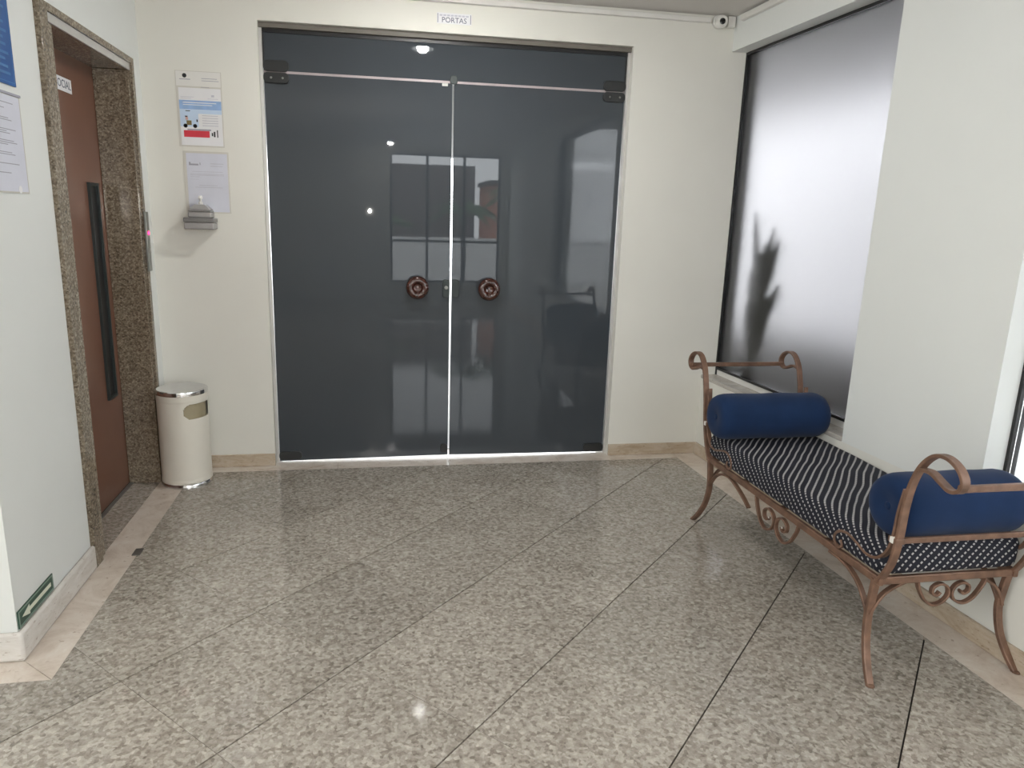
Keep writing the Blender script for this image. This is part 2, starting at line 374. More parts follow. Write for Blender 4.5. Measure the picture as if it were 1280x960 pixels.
# border slabs of pale travertine
G = 0.0008
def slab(poly): return MB().prism(poly, -0.012, 0.0).build('border_slab', MARB, floor)
slab([(XW, -1.17), (XB - G, -1.17), (XB - G, YSC + 0.003), (XW, -1.766)])
slab([(XW, -0.645), (XB - G, -0.645), (XB - G, -1.169), (XW, -1.169)])
slab([(XW, 0.0), (XB - G, -0.0), (XB - G, -0.644), (XW, -0.644)])
slab([(XW, -1.768), (XB - G, YSC + G), (-2.65, YSC + G), (-2.65, -1.766)])
slab([(-2.651, -1.766), (-2.651, YSC + G), (XHALL, YSC + G), (XHALL, -1.766)])
xs = [XB, -1.0, -0.36, 0.3, XR - SWR]
for a, b in zip(xs, xs[1:]): slab([(a + G, YB + G), (b - G, YB + G), (b - G, 0.0), (a + G, 0.0)])
xs = [DL, -0.36, DR]
for a, b in zip(xs, xs[1:]): slab([(a, 0.001), (b - G, 0.001), (b - G, 0.2), (a, 0.2)])
ys = [0.0, -0.62, -1.25, -1.88, -2.5, -3.1, -4.2, -5.4, -6.6, -8.0]
for a, b in zip(ys, ys[1:]): slab([(xr_at(a, -SWR) + G, a - G), (xr_at(a), a - G), (xr_at(b), b + G), (xr_at(b, -SWR) + G, b + G)])
# lift floor inside the lift recess
MB().box(-2.07, XW - 0.001, -1.04, -0.205, -0.012, 0.0).build('floor_tile', TILE, floor)

ce = MB().box(XHALL - 0.2, 1.62, YREAR - 0.1, 0.0, CEIL, CEIL + 0.12).build('ceiling', CEILM); structure(ce, 'flat off-white plaster ceiling', 'ceiling')

# back wall around the glass door
mb = MB().box(XW - 0.3, DL, 0, 0.22, -0.012, CEIL + 0.12).box(DR, 1.345, 0, 0.22, -0.012, CEIL + 0.12).box(DL, DR, 0, 0.22, H, CEIL + 0.12)
wb = mb.build('wall_back', WALLW); structure(wb, 'cream painted wall around the dark glass double door', 'wall')
# left wall, with the lift recess
EF, EN, EZ = -0.155, -1.160, 2.105                                     # outer edges of the granite lift surround
mb = MB().box(XHALL, XW, YE, EN, -0.012, CEIL).box(-2.4, XW, EF, 0.0, -0.012, CEIL).box(-2.4, XW, EN, EF, EZ, CEIL).box(-2.45, -2.25, EN, EF, -0.012, EZ)
wl = mb.build('wall_left', WALLL); structure(wl, 'white painted wall holding the lift entrance', 'wall')
hw = MB().box(XHALL - 0.2, XHALL, YREAR, -6.4, -0.012, CEIL).box(XHALL - 0.2, XHALL, -3.2, YE, -0.012, CEIL).box(XHALL - 0.2, XHALL, -6.4, -3.2, -0.012, 1.35).box(XHALL - 0.2, XHALL, -6.4, -3.2, 2.35, CEIL).build('wall_hall', WALLL); structure(hw, 'white painted wall at the far side of the side passage', 'wall')
# right wall (turned a little), beam and pier in one plane, windows recessed
rw = empty('wall_right', (XR, 0, 0), TH); structure(rw, 'pale painted window wall with beam, pier and low parapet', 'wall')
P0, P1, W2 = 1.283, 1.982, 4.50                                        # pier and far end of the second window, metres along the wall
ZS, ZB = 0.505, 2.357
def rbox(mb, s0, s1, z0, z1, n0=0.0, n1=0.24): return mb.box(n0, n1, -s1, -s0, z0, z1)
m = rbox(MB(), -0.02, W2, -0.012, ZS - 0.02); m.build('parapet', WALLW, rw)
rbox(MB(), -0.02, W2, ZB, CEIL + 0.1).build('beam', WALLL, rw)
rbox(MB(), P0, P1, ZS - 0.02, ZB).build('pier', WALLL, rw)
rbox(MB(), W2, 8.2, -0.012, CEIL + 0.1).build('wall_panel', WALLL, rw)
# rear wall with a wide window behind the photographer
RX0, RX1, RZ0, RZ1 = -0.48, 1.38, 0.30, 2.42
mb = MB().box(XHALL - 0.2, RX0, YREAR - 0.2, YREAR, -0.012, CEIL).box(RX1, 1.75, YREAR - 0.2, YREAR, -0.012, CEIL).box(RX0, RX1, YREAR - 0.2, YREAR, -0.012, RZ0).box(RX0, RX1, YREAR - 0.2, YREAR, RZ1, CEIL)
wr = mb.build('wall_rear', WALLW); structure(wr, 'cream wall with the street window opposite the glass door', 'wall')
w3 = empty('window_3', (0, YREAR - 0.1, 0)); structure(w3, 'street window with slim black bars opposite the glass door', 'window')
for x in (RX0 + 0.02, 0.14, 0.76, RX1 - 0.02): MB().box(x - 0.02, x + 0.02, -0.02, 0.02, RZ0, RZ1).build('mullion', BLACK, w3)
for z in (RZ0 + 0.02, 1.0, RZ1 - 0.02): MB().box(RX0, RX1, -0.018, 0.018, z - 0.02, z + 0.02).build('crossbar', BLACK, w3)

w4 = empty('added_window_4', (XHALL - 0.1, 0, 0)); structure(w4, 'wide barred window in the side passage', 'window')  # unseen opening, added as a broad source of soft daylight
for y in (-6.38, -5.6, -4.8, -4.0, -3.22): MB().box(-0.02, 0.02, y - 0.02, y + 0.02, 1.35, 2.35).build('mullion', BLACK, w4)
for z in (1.37, 2.33): MB().box(-0.018, 0.018, -6.4, -3.2, z - 0.02, z + 0.02).build('crossbar', BLACK, w4)
# baseboards
def base(name, label, mat, polys, h, rnd=0.008):
    m = MB()
    for q in polys: m.prism(q, 0.0005, h)
    o = m.build(name, mat, bevel=rnd); structure(o, label, 'baseboard'); return o
base('baseboard_left', 'pale marble baseboard below the evacuation arrow sign', MARBW, [[(XW, EN - 0.001), (XW + 0.02, EN - 0.001), (XW + 0.02, YE - 0.02), (XHALL, YE - 0.02), (XHALL, YE), (XW, YE)]], 0.10, 0.012)
base('baseboard_back', 'tan marble baseboard on both sides of the glass door', MARBT, [[(XW, 0), (DL, 0), (DL, -0.012), (XW, -0.012)], [(DR, 0), (xr_at(0) - 0.0, 0), (xr_at(0), -0.012), (DR, -0.012)]], 0.072, 0.003)
base('baseboard_right', 'tan marble baseboard behind the iron bench', MARBT, [[(xr_at(-0.013), -0.013), (xr_at(-0.013, -0.014), -0.013), (xr_at(-7.99, -0.014), -7.99), (xr_at(-7.99), -7.99)]], 0.075, 0.003)

# ================================================================== GLASS DOUBLE DOOR
d1 = empty('door_1', (0, GY, 0)); structure(d1, 'dark tinted glass double door with round wooden knobs', 'door')
MID = -0.352; ZT = 2.121; gt = 0.005
def gbox(x0, x1, z0, z1): return MB().box(x0, x1, -gt, gt, z0, z1)
lv = []
for x0, x1 in ((DL + 0.016, MID - 0.005), (MID + 0.005, DR - 0.016)):
    b0, b1 = (0.004, 0.014) if x0 < -1 else (0.013, 0.005)
    lf = MB().add([(x0, -gt, b0), (x1, -gt, b1), (x1, gt, b1), (x0, gt, b0), (x0, -gt, ZT - 0.006), (x1, -gt, ZT - 0.006), (x1, gt, ZT - 0.006), (x0, gt, ZT - 0.006)], [(0, 3, 2, 1), (4, 5, 6, 7), (0, 1, 5, 4), (1, 2, 6, 5), (2, 3, 7, 6), (3, 0, 4, 7)]).build('glass_leaf', DGLASS, d1); lv.append((lf, x0, x1))
    MB().box(x0, x1, -gt - 0.0006, gt, ZT - 0.006, ZT - 0.0005).build('polished_edge', EDGE, lf)
tr = gbox(DL + 0.016, DR - 0.016, ZT + 0.003, H - 0.022).build('transom_pane', DGLASS, d1)
MB().box(DL + 0.016, DR - 0.016, -gt - 0.0006, gt, ZT, ZT + 0.006).build('polished_edge', EDGE, tr)
# jamb linings and head channel
MB().box(DL, DR, -0.035, 0.03, H - 0.024, H - 0.0005).build('head_channel', SOFF, d1)
MB().box(DL + 0.001, DR - 0.001, -0.012, 0.012, H - 0.042, H - 0.024).build('head_gasket', BLACK, d1)
for x, sgn in ((DL, 1), (DR, -1)):
    MB().box(min(x + sgn * 0.0005, x + sgn * 0.014), max(x + sgn * 0.0005, x + sgn * 0.014), -0.022, 0.03, 0.0005, H - 0.025).build('jamb_lining', ALU, d1)
    MB().box(min(x + sgn * 0.014, x + sgn * 0.022), max(x + sgn * 0.014, x + sgn * 0.022), -0.008, 0.008, ZT + 0.03, H - 0.04).build('jamb_gasket', BLACK, d1)
def patch(x0, x1, z0, z1, parent, name='hinge_patch', mat=BRONZE, d=0.018):
    r = 0.4 * min(x1 - x0, z1 - z0); pts = []
    for cx, cz, a0 in ((x1 - r, z1 - r, 0), (x0 + r, z1 - r, 90), (x0 + r, z0 + r, 180), (x1 - r, z0 + r, 270)):
        for k in range(5): a = math.radians(a0 + k * 22.5); pts.append((cx + r * math.cos(a), cz + r * math.sin(a)))
    n = len(pts); vs = [(p[0], -d, p[1]) for p in pts] + [(p[0], d, p[1]) for p in pts]
    m = MB().add(vs, [tuple(range(n)), tuple(range(2 * n - 1, n - 1, -1))] + [(i, i + n, (i + 1) % n + n, (i + 1) % n) for i in range(n)])
    return m.build(name, mat, parent, bevel=0.003)
for s, x in ((1, DL), (-1, DR)):
    a, b = sorted((x + s * 0.014, x + s * 0.142))
    patch(a, b, ZT + 0.001, ZT + 0.055, d1); h = patch(a, b, ZT - 0.056, ZT - 0.004, d1)
    for k in (0.3, 0.75):
        xx = a + (b - a) * k
        MB().lathe([(0, -0.0225), (0.005, -0.0215), (0.006, -0.018), (0.006, -0.01)], 10, 'y', (xx, 0, ZT - 0.03)).build('screw', STEEL, h)
    patch(a, b, 0.012, 0.062, d1, 'floor_pivot')
patch(MID - 0.018, MID + 0.022, ZT - 0.012, ZT + 0.034, d1, 'stop_fitting', LOCKM)
MB().box(MID - 0.06, MID - 0.03, -0.016, 0.002, ZT - 0.022, ZT - 0.008).build('stop_catch', STEEL, d1)
patch(MID - 0.048, MID - 0.006, 0.963, 1.065, lv[0][0], 'lock_case', LOCKM, 0.022)
patch(MID + 0.006, MID + 0.048, 0.963, 1.065, lv[1][0], 'lock_case', LOCKM, 0.022)
MB().lathe([(0, -0.03), (0.009, -0.029), (0.011, -0.026), (0.011, -0.02)], 14, 'y', (MID - 0.027, 0, 1.02)).build('lock_cylinder', STEEL, lv[0][0])
fb = patch(MID - 0.05, MID - 0.008, 0.03, 0.085, lv[0][0], 'floor_bolt', BLACK, 0.018)
for (lf, x0, x1), kx, kz in zip(lv, (-0.543, -0.134), (1.020, 1.014)):
    prof = [(0, -0.046), (0.016, -0.045), (0.022, -0.049), (0.024, -0.056), (0.03, -0.062), (0.042, -0.063), (0.053, -0.057), (0.059, -0.046), (0.058, -0.034), (0.05, -0.024), (0.034, -0.016), (0.03, -0.005)]
    prof = [(a * 1.1, b) for a, b in prof]
    k = MB().lathe(prof, 40, 'y', (kx, 0, kz)).build('door_knob', KNOBM, lf, smooth=True)
    MB().lathe([(0, -0.051), (0.008, -0.050), (0.0095, -0.046), (0.0095, -0.04)], 16, 'y', (kx, 0, kz)).build('knob_stud', KNOBM, k, smooth=True)

# ================================================================== LIFT
lift = empty('door_2', (XW, 0, 0)); structure(lift, 'brown lift door in a polished brown granite surround', 'door')
px = 0.018; YI, YJ, ZI = -1.036, -0.213, 2.045                        # inner edges of the opening
MB().box(-0.02, px, EN, EN + 0.068, 0, EZ).build('architrave', GFRAME, lift, bevel=0.002)
MB().box(-0.02, px, EF - 0.034, EF, 0, EZ).build('architrave', GFRAME, lift, bevel=0.002)
MB().box(-0.02, px, EN + 0.0685, EF - 0.0345, EZ - 0.026, EZ).build('architrave', GFRAME, lift, bevel=0.002)
MB().box(-0.15, 0.006, EN + 0.0685, YI, 0, ZI).build('jamb_slab', GFRAME, lift, bevel=0.002)
MB().box(-0.15, 0.006, YJ, EF - 0.0345, 0, ZI).build('jamb_slab', GFRAME, lift, bevel=0.002)
MB().box(-0.15, 0.003, EN + 0.0685, EF - 0.0345, ZI + 0.0005, EZ - 0.027).build('lintel_slab', GFRAME, lift)
MB().box(0.0035, 0.010, EN + 0.0685, EF - 0.0345, ZI + 0.001, EZ - 0.0275).build('lintel_strip', ALU, lift)
leaf = MB().box(-0.18, -0.151, YI - 0.03, YJ + 0.01, 0.006, ZI + 0.02).build('lift_leaf', ELEV, lift)
sl = MB().box(-0.152, -0.138, -0.405, -0.395, 0.50, 1.525).box(-0.152, -0.138, -0.305, -0.295, 0.50, 1.525).box(-0.152, -0.138, -0.395, -0.305, 0.50, 0.515).box(-0.152, -0.138, -0.395, -0.305, 1.51, 1.525).build('viewing_slot_frame', LOCKM, leaf, bevel=0.001)
MB().box(-0.1515, -0.1495, -0.396, -0.304, 0.514, 1.511).build('slot_glass', BLACK, sl)
MB().box(-0.150, -0.13, YI, YJ, 0.0005, 0.004).build('threshold_plate', STEEL, lift)
cp = MB().box(0.0, 0.012, -0.0455, 0.0, -0.145, 0.145).build('lift_call_plate', STEEL, bevel=0.003)
cp.location = (XW + 0.0185, -0.1555 + 0.0, 1.255); tag(cp, 'narrow steel lift call plate with a red light', 'call plate')
MB().lathe([(0.009, 0), (0.009, 0.003), (0.006, 0.0045), (0, 0.005)], 16, 'x', (0.012, -0.022, 0.042)).build('indicator_light', LED, cp, smooth=True)
MB().lathe([(0.012, 0), (0.012, 0.002), (0.009, 0.003), (0, 0.0035)], 20, 'x', (0.012, -0.022, -0.045)).build('call_button', CHROME, cp, smooth=True)
# SOCIAL sign on the lift leaf
sg = MB().box(0, 0.002, -0.095, 0.095, -0.028, 0.028).build('lift_sign', PAPER)
sg.location = (XW - 0.1505, -0.575, 1.915); tag(sg, 'white sign lettered SOCIAL on the brown lift door', 'sign')
text_mesh('lettering', 'SOCIAL', 0.046, plain('navy_lettering', (0.03, 0.05, 0.10), 0.6), sg, Matrix.Translation((0.0022, 0.008, 0)) @ Matrix.Rotation(math.radians(90), 4, 'Z') @ Matrix.Rotation(math.radians(90), 4, 'X'))

# ================================================================== WINDOWS IN THE RIGHT WALL
def win(name, label, s0, s1, first):
    w = empty(name, (XR, 0, 0), TH); structure(w, label, 'window')
    f = 0.012
    gx = 0.098
    p = MB().box(gx + 0.004, gx + 0.010, -s1 + f, -s0 - f, ZS + 0.05, ZB - 0.014).build('frosted_pane' if first else 'glass_pane', FROST if first else CLEARISH, w)
    MB().box(gx - 0.012, gx + 0.03, -s0 - f, -s0, ZS + 0.002, ZB).build('frame_stile', BLACK, w)
    MB().box(gx - 0.012, gx + 0.03, -s1, -s1 + f, ZS + 0.002, ZB).build('frame_stile', BLACK, w)
    MB().box(gx - 0.012, gx + 0.03, -s1 + f, -s0 - f, ZS + 0.036, ZS + 0.05).build('frame_rail', BLACK, w)
    MB().box(gx - 0.012, gx + 0.03, -s1 + f, -s0 - f, ZB - 0.014, ZB).build('frame_rail', BLACK, w)
    MB().box(gx - 0.004, gx + 0.03, -s1 + f, -s0 - f, ZS + 0.002, ZS + 0.036).build('frame_kerb', WHITEP, w)
    MB().box(-0.006, 0.24, -s1 + 0.001, -s0 - 0.001, ZS - 0.019, ZS + 0.002).build('sill_slab', SILLM, w, bevel=0.003)
    return w
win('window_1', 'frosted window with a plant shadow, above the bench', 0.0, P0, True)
win('window_2', 'window at the right edge beyond the pier', P1, W2, False)

# ================================================================== BENCH
BX, BY = 1.012, -1.610
bench = empty('scrolled_bench', (BX, BY, 0)); tag(bench, 'rust brown wrought iron bench with scrolled ends under the frosted window', 'bench')
HW, HL, RZ = 0.245, 0.580, 0.333
for s in (-1, 1):
    MB().ribbon([(s * HW, -HL - 0.012, RZ), (s * HW, 0, RZ), (s * HW, HL + 0.012, RZ)], (0, 0, 1), 0.026, 0.016).build('side_rail', IRON, bench)
    MB().ribbon([(-HW, s * HL, RZ), (0, s * HL, RZ), (HW, s * HL, RZ)], (0, 0, 1), 0.026, 0.016).build('end_rail', IRON, bench)
for y in (-0.29, 0.0, 0.29): MB().box(-HW, HW, y - 0.012, y + 0.012, RZ - 0.006, RZ + 0.002).build('seat_slat', IRON, bench)
FW_, FT = 0.026, 0.011
outer = [(0.572, 0.325), (0.596, 0.36), (0.622, 0.42), (0.634, 0.50), (0.638, 0.60), (0.650, 0.68), (0.676, 0.748), (0.716, 0.792), (0.760, 0.802), (0.803, 0.786), (0.826, 0.756), (0.818, 0.727), (0.788, 0.716), (0.752, 0.728), (0.715, 0.742), (0.672, 0.738)]
inner = [(0.634, 0.66), (0.622, 0.58), (0.617, 0.50), (0.600, 0.442), (0.565, 0.405), (0.520, 0.396), (0.470, 0.410), (0.425, 0.420), (0.385, 0.412), (0.362, 0.388), (0.366, 0.362), (0.388, 0.354), (0.402, 0.368), (0.394, 0.384)]
for sx in (-1, 1):
    for sy in (-1, 1):
        P = catmull([(sx * HW, sy * (h + (0.035 * min(1, max(0, (z - 0.4) / 0.25)) if sy > 0 else 0)), z) for h, z in outer], 6)
        po = MB().ribbon(P, (1, 0, 0), FW_, FT).build('scroll_post', IRON, bench, smooth=True)
        P = catmull([(sx * (HW + 0.002), sy * h, z) for h, z in inner], 6)
        MB().ribbon(P, (1, 0, 0), 0.02, 0.009).build('inner_scroll', IRON, po, smooth=True)
        MB().box(sx * HW - 0.017, sx * HW + 0.017, min(sy * 0.608, sy * 0.642), max(sy * 0.608, sy * 0.642), 0.484, 0.502).build('collar', IRON, po, bevel=0.002)
        if sx < 0: MB().box(-HW - 0.0185, -HW - 0.004, min(sy * 0.616, sy * 0.632), max(sy * 0.616, sy * 0.632), 0.484, 0.503).build('paint_chip', CHIP, po, bevel=0.002)
        # leg with splayed foot and two curved braces
        L = catmull([(sx * HW, sy * 0.568, RZ), (sx * (HW - 0.002), sy * 0.560, 0.26), (sx * (HW - 0.002), sy * 0.556, 0.19), (sx * (HW + 0.004), sy * 0.572, 0.11), (sx * (HW + 0.014), sy * 0.605, 0.045), (sx * (HW + 0.022), sy * 0.636, 0.004)], 6)
        lg = MB().ribbon(L, (1, 0, 0), 0.026, 0.018, lambda t: 1.0 - 0.12 * t).build('leg', IRON, bench, smooth=True)
        MB().lathe([(0, 0.0), (0.014, 0.0), (0.014, 0.004), (0.009, 0.008), (0, 0.008)], 12, 'z', (sx * (HW + 0.023), sy * 0.640, 0.0005)).build('foot_pad', IRON, lg)
        bra = [(0.553, 0.205), (0.535, 0.235), (0.500, 0.275), (0.450, 0.303), (0.395, 0.314), (0.340, 0.316)]
        if sx < 0 and sy > 0: bra = bra[:-1] + [(0.345, 0.308), (0.290, 0.290), (0.240, 0.268), (0.200, 0.246)]
        bp_ = MB().ribbon(catmull([(sx * HW, sy * h, z) for h, z in bra], 6), (1, 0, 0), 0.018, 0.009).build('brace', IRON, lg, smooth=True)
        bra2 = [(0.0, 0.205), (0.012, 0.235), (0.040, 0.275), (0.078, 0.300), (0.115, 0.316)]
        MB().ribbon(catmull([(sx * (HW - h), sy * 0.562, z) for h, z in bra2], 6), (0, 1, 0), 0.018, 0.009).build('brace', IRON, lg, smooth=True)
for sy, tb in ((-1, 0.812), (1, 0.847)):
    MB().ribbon([(-HW, sy * tb, 0.731), (0, sy * tb, 0.731), (HW, sy * tb, 0.731)], (0, 0, 1), 0.020, 0.014).build('top_bar', IRON, bench)
    MB().ribbon([(-HW, sy * 0.632, 0.493), (0, sy * 0.632, 0.493), (HW, sy * 0.632, 0.493)], (0, 0, 1), 0.018, 0.012).build('end_bar', IRON, bench)
def spiral(sgn, w, d):
    """half of the pair of scrolls hanging under a rail, from the rail out at sgn*w to the centre"""
    p = [(w, 0.0), (w * 0.93, -0.30 * d), (w * 0.72, -0.78 * d), (w * 0.45, -1.0 * d), (w * 0.18, -0.88 * d), (w * 0.05, -0.58 * d), (w * 0.12, -0.27 * d), (w * 0.33, -0.14 * d), (w * 0.52, -0.28 * d), (w * 0.52, -0.52 * d), (w * 0.38, -0.60 * d), (w * 0.30, -0.48 * d)]
    return [(sgn * a, b) for a, b in p]
for s in (-1, 1):
    for g in (-1, 1):
        oo = MB().ribbon(catmull([(s * HW, a, 0.320 + b) for a, b in spiral(g, 0.150, 0.105)], 6), (1, 0, 0), 0.016, 0.008).build('hanging_scroll', IRON, bench, smooth=True)
        if s < 0: MB().lathe([(0, -0.006), (0.006, 0), (0, 0.006)], 10, 'z', (s * HW - 0.002, 0.048 * g, 0.268)).build('scroll_tip', CHIP, oo, smooth=True)
        MB().ribbon(catmull([(0.02 + a, s * HL, 0.320 + b) for a, b in spiral(g, 0.125, 0.085)], 6), (0, 1, 0), 0.016, 0.008).build('hanging_scroll', IRON, bench, smooth=True)

def round_box(sx, sy, sz, r, n=(14, 34, 5), f=None):
    """pillow-edged box centred at the origin, half sizes sx sy sz"""
    def ticks(s, k): return [-s] + [-s + r * q for q in (0.12, 0.35, 0.65)] + [-s + r + (2 * s - 2 * r) * i / k for i in range(k + 1)] + [s - r * q for q in (0.65, 0.35, 0.12)] + [s]
    T = [ticks(sx, n[0]), ticks(sy, n[1]), ticks(sz, n[2])]; idx = {}; vs = []; fs = []
    S = (sx, sy, sz)
    def vert(ijk):
        if ijk in idx: return idx[ijk]
        p = Vector([T[a][ijk[a]] for a in range(3)]); q = Vector([max(-S[a] + r, min(S[a] - r, p[a])) for a in range(3)])
        d = p - q
        if d.length > 1e-9: p = q + d.normalized() * r
        if f: p = f(p)
        idx[ijk] = len(vs); vs.append(p); return idx[ijk]
    for a in range(3):
        b, c = (a + 1) % 3, (a + 2) % 3
        for e in (0, len(T[a]) - 1):
            for i in range(len(T[b]) - 1):
                for j in range(len(T[c]) - 1):
                    q = []
                    for di, dj in ((0, 0), (1, 0), (1, 1), (0, 1)):
                        k = [0, 0, 0]; k[a] = e; k[b] = i + di; k[c] = j + dj; q.append(vert(tuple(k)))
                    fs.append(tuple(q))
    return MB().add(vs, fs)
MZ0, MT = RZ + 0.014, 0.108
def crown(p):
    k = (1 - (p.x / 0.25) ** 2) * 0.5 + 0.5
    if p.z > 0: p.z += 0.006 * k + 0.004 * noise.noise(Vector((p.x * 6, p.y * 5, 0.3)))
    p.x += 0.003 * noise.noise(Vector((p.y * 7, p.z * 9, 2.0))); return p
mat_ = round_box(HW + 0.008, 0.592, MT / 2, 0.032, f=crown).build('seat_mattress', CLOTH, smooth=True)
mat_.location = (BX, BY, MZ0 + MT / 2); tag(mat_, 'black mattress with pale dotted stripes lying on the iron bench', 'mattress')
def bolster(y, r, x0, x1, label, tilt=0.0):
    L = (x1 - x0) / 2; e = 0.05
    prof = [(0.0, -L + 0.014), (0.012, -L + 0.010), (r * 0.45, -L + 0.002), (r * 0.72, -L + 0.002), (r * 0.88, -L + 0.012), (r * 0.965, -L + 0.030), (r, -L + e)]
    prof += [(r * (1.0 + 0.012 * math.sin(i * 1.3)), -L + e + (2 * L - 2 * e) * i / 10) for i in range(1, 10)]
    prof += [(a, -h) for a, h in prof[6::-1]]
    m = MB().lathe(prof, 40, 'x')
    m.v = [(x, yy * (1 + 0.01 * math.sin(7 * x)), z * 0.985) for x, yy, z in m.v]
    o = m.build('bolster_cushion', NAVY, smooth=True)
    o.location = ((x0 + x1) / 2, y, MZ0 + MT + 0.008 + r * 0.97); o.rotation_euler = (0, 0, tilt); tag(o, label, 'cushion', 'bolsters on the bench')
    for s in (-1, 1):
        MB().lathe([(0, 0.006), (0.010, 0.004), (0.013, 0), (0.010, -0.004), (0, -0.006)], 14, 'x', (s * (L - 0.009), 0, 0)).build('end_button', NAVY, o, smooth=True)
    return o
bolster(-1.120, 0.105, 0.722, 1.252, 'navy bolster cushion at the far end of the bench, by the glass door')
bolster(-2.140, 0.104, 0.790, 1.241, 'navy bolster cushion at the near end of the bench, cut by the photo edge', 0.0)

# ================================================================== TRASH BIN
bn = empty('trash_bin', (-1.778, -0.205, 0)); tag(bn, 'cream metal trash bin with chrome lid beside the lift', 'trash bin')
R0, ZB0, ZB1 = 0.124, 0.022, 0.492
m = MB(); SEG, ROWS = 144, 96; slot_a = math.radians(-33); slot_z = 0.408
vs = []; fs = []
for k in range(SEG):
    a = 2 * math.pi * k / SEG
    for i in range(ROWS + 1):
        z = ZB0 + (ZB1 - ZB0) * i / ROWS; r = R0 + (0.0015 if z < ZB0 + 0.018 or z > ZB1 - 0.03 else 0.0)
        vs.append((r * math.cos(a), r * math.sin(a), z))
for k in range(SEG):
    am = 2 * math.pi * (k + 0.5) / SEG; da = (am - slot_a + math.pi) % (2 * math.pi) - math.pi
    for i in range(ROWS):
        zm = ZB0 + (ZB1 - ZB0) * (i + 0.5) / ROWS
        ex = max(0, abs(da) * R0 - 0.052) ; ez = zm - slot_z
        if math.hypot(ex, ez) < 0.040: continue
        k2 = (k + 1) % SEG; fs.append((k * (ROWS + 1) + i, k2 * (ROWS + 1) + i, k2 * (ROWS + 1) + i + 1, k * (ROWS + 1) + i + 1))
m.add(vs, fs); bo = m.build('bin_body', BINM, bn, smooth=True)
so = bo.modifiers.new('sheet', 'SOLIDIFY'); so.thickness = 0.0025; so.offset = -1
MB().lathe([(0, 0.03), (R0 - 0.012, 0.03), (R0 - 0.012, 0.48)], 48).build('inner_liner', BINL, bn, smooth=True)
MB().lathe([(0, 0.0005), (R0 + 0.004, 0.0005), (R0 + 0.004, 0.014), (R0 - 0.002, 0.0225), (0, 0.0225)], 48).build('base_ring', CHROME, bn, smooth=True)
MB().lathe([(0, 0.503), (0.02, 0.502), (0.075, 0.499), (0.112, 0.508), (0.120, 0.514), (0.1265, 0.512), (0.128, 0.506), (0.128, 0.4925), (0.122, 0.4925), (0, 0.4925)], 64).build('lid', CHROME, bn, smooth=True)

# ================================================================== NOTICES ON THE BACK WALL
def sheet(name, label, cat, x0, x1, z0, z1, mat, th=0.002):
    o = MB().box(0, x1 - x0, -th, 0, 0, z1 - z0).build(name, mat); o.location = (x0, -0.0008, z0); tag(o, label, cat); return o
def pr(par, name, mat, rects, y=-0.0023, label=None):
    m = MB()
    for a, b, c, d in rects: m.box(a, b, y, y + 0.0004, c, d)
    o = m.build(name, mat, par)
    if len(rects) > 1: o['kind'] = 'stuff'
    if label: o['label'] = label
    return o
W_, H_ = 0.220, 0.362
po = sheet('delivery_notice', 'upper notice in a clear sleeve with blue picture and red banner', 'notice', -1.755, -1.535, 1.730, 2.092, SLEEVE)
pr(po, 'header_board', WHITEP, [(0.004, W_ - 0.004, 0.290, H_ - 0.003)])
pr(po, 'poster_paper', PAPER, [(0.012, W_ - 0.006, 0.006, 0.282)])
MB().lathe([(0.0105, 0), (0.0105, 0.0005), (0.004, 0.0005), (0.004, 0)], 24, 'y', (0.045, -0.0028, 0.339)).build('round_logo', INKD, po)
pr(po, 'caption_lines', INK, [(0.020, 0.072, 0.320, 0.3235), (0.125, 0.200, 0.327, 0.3295), (0.125, 0.208, 0.3165, 0.319), (0.120, 0.160, 0.2855, 0.2875)], -0.0027)
pr(po, 'blue_band', BLUEP, [(0.012, W_ - 0.006, 0.180, 0.223)], -0.0026)
pr(po, 'pale_picture', BLUEL, [(0.012, 0.100, 0.096, 0.180), (0.100, W_ - 0.006, 0.160, 0.180)], -0.0026)
pr(po, 'text_lines', INKS, [(0.118, 0.195, z, z + 0.003) for z in (0.150, 0.138, 0.126, 0.114, 0.102)] + [(0.020, 0.085, 0.238, 0.240), (0.020, 0.070, 0.231, 0.233), (0.150, 0.200, 0.232, 0.234), (0.168, 0.182, 0.242, 0.252)], -0.0027)
pr(po, 'headline_lines', PAPER, [(0.030, 0.190, 0.210, 0.214), (0.030, 0.170, 0.200, 0.203)], -0.003)
ill = MB().lathe([(0.010, 0), (0.010, 0.0004), (0.0075, 0.0004), (0.0075, 0)], 20, 'y', (0.036, -0.0031, 0.100)).lathe([(0.010, 0), (0.010, 0.0004), (0.0075, 0.0004), (0.0075, 0)], 20, 'y', (0.082, -0.0031, 0.100)).build('bicycle_picture', INKD, po); ill['kind'] = 'stuff'
pr(po, 'rider_picture', OLIVE, [(0.042, 0.066, 0.104, 0.126)], -0.0031); pr(po, 'rider_head', SKINP, [(0.038, 0.050, 0.128, 0.142)], -0.0031); pr(po, 'dark_marks', INKD, [(0.036, 0.048, 0.142, 0.148), (0.090, 0.096, 0.120, 0.132), (0.040, 0.062, 0.170, 0.1735)], -0.0032)
pr(po, 'red_banner', REDP, [(0.026, 0.150, 0.046, 0.078)], -0.0028); pr(po, 'banner_grey_bar', INK, [(0.044, 0.158, 0.0785, 0.086)], -0.0028)  # red banner with a grey bar printed above it
pr(po, 'small_figures', INKD, [(0.160, 0.167, 0.054, 0.070), (0.170, 0.178, 0.050, 0.076), (0.186, 0.191, 0.048, 0.084)], -0.0028)
p2 = sheet('letter_notice', 'lower letter in a clear sleeve above the grey sanitizer holder', 'notice', -1.741, -1.519, 1.400, 1.708, SLEEVE)
pr(p2, 'letter_paper', PAPERB, [(0.014, 0.214, 0.006, 0.298)])
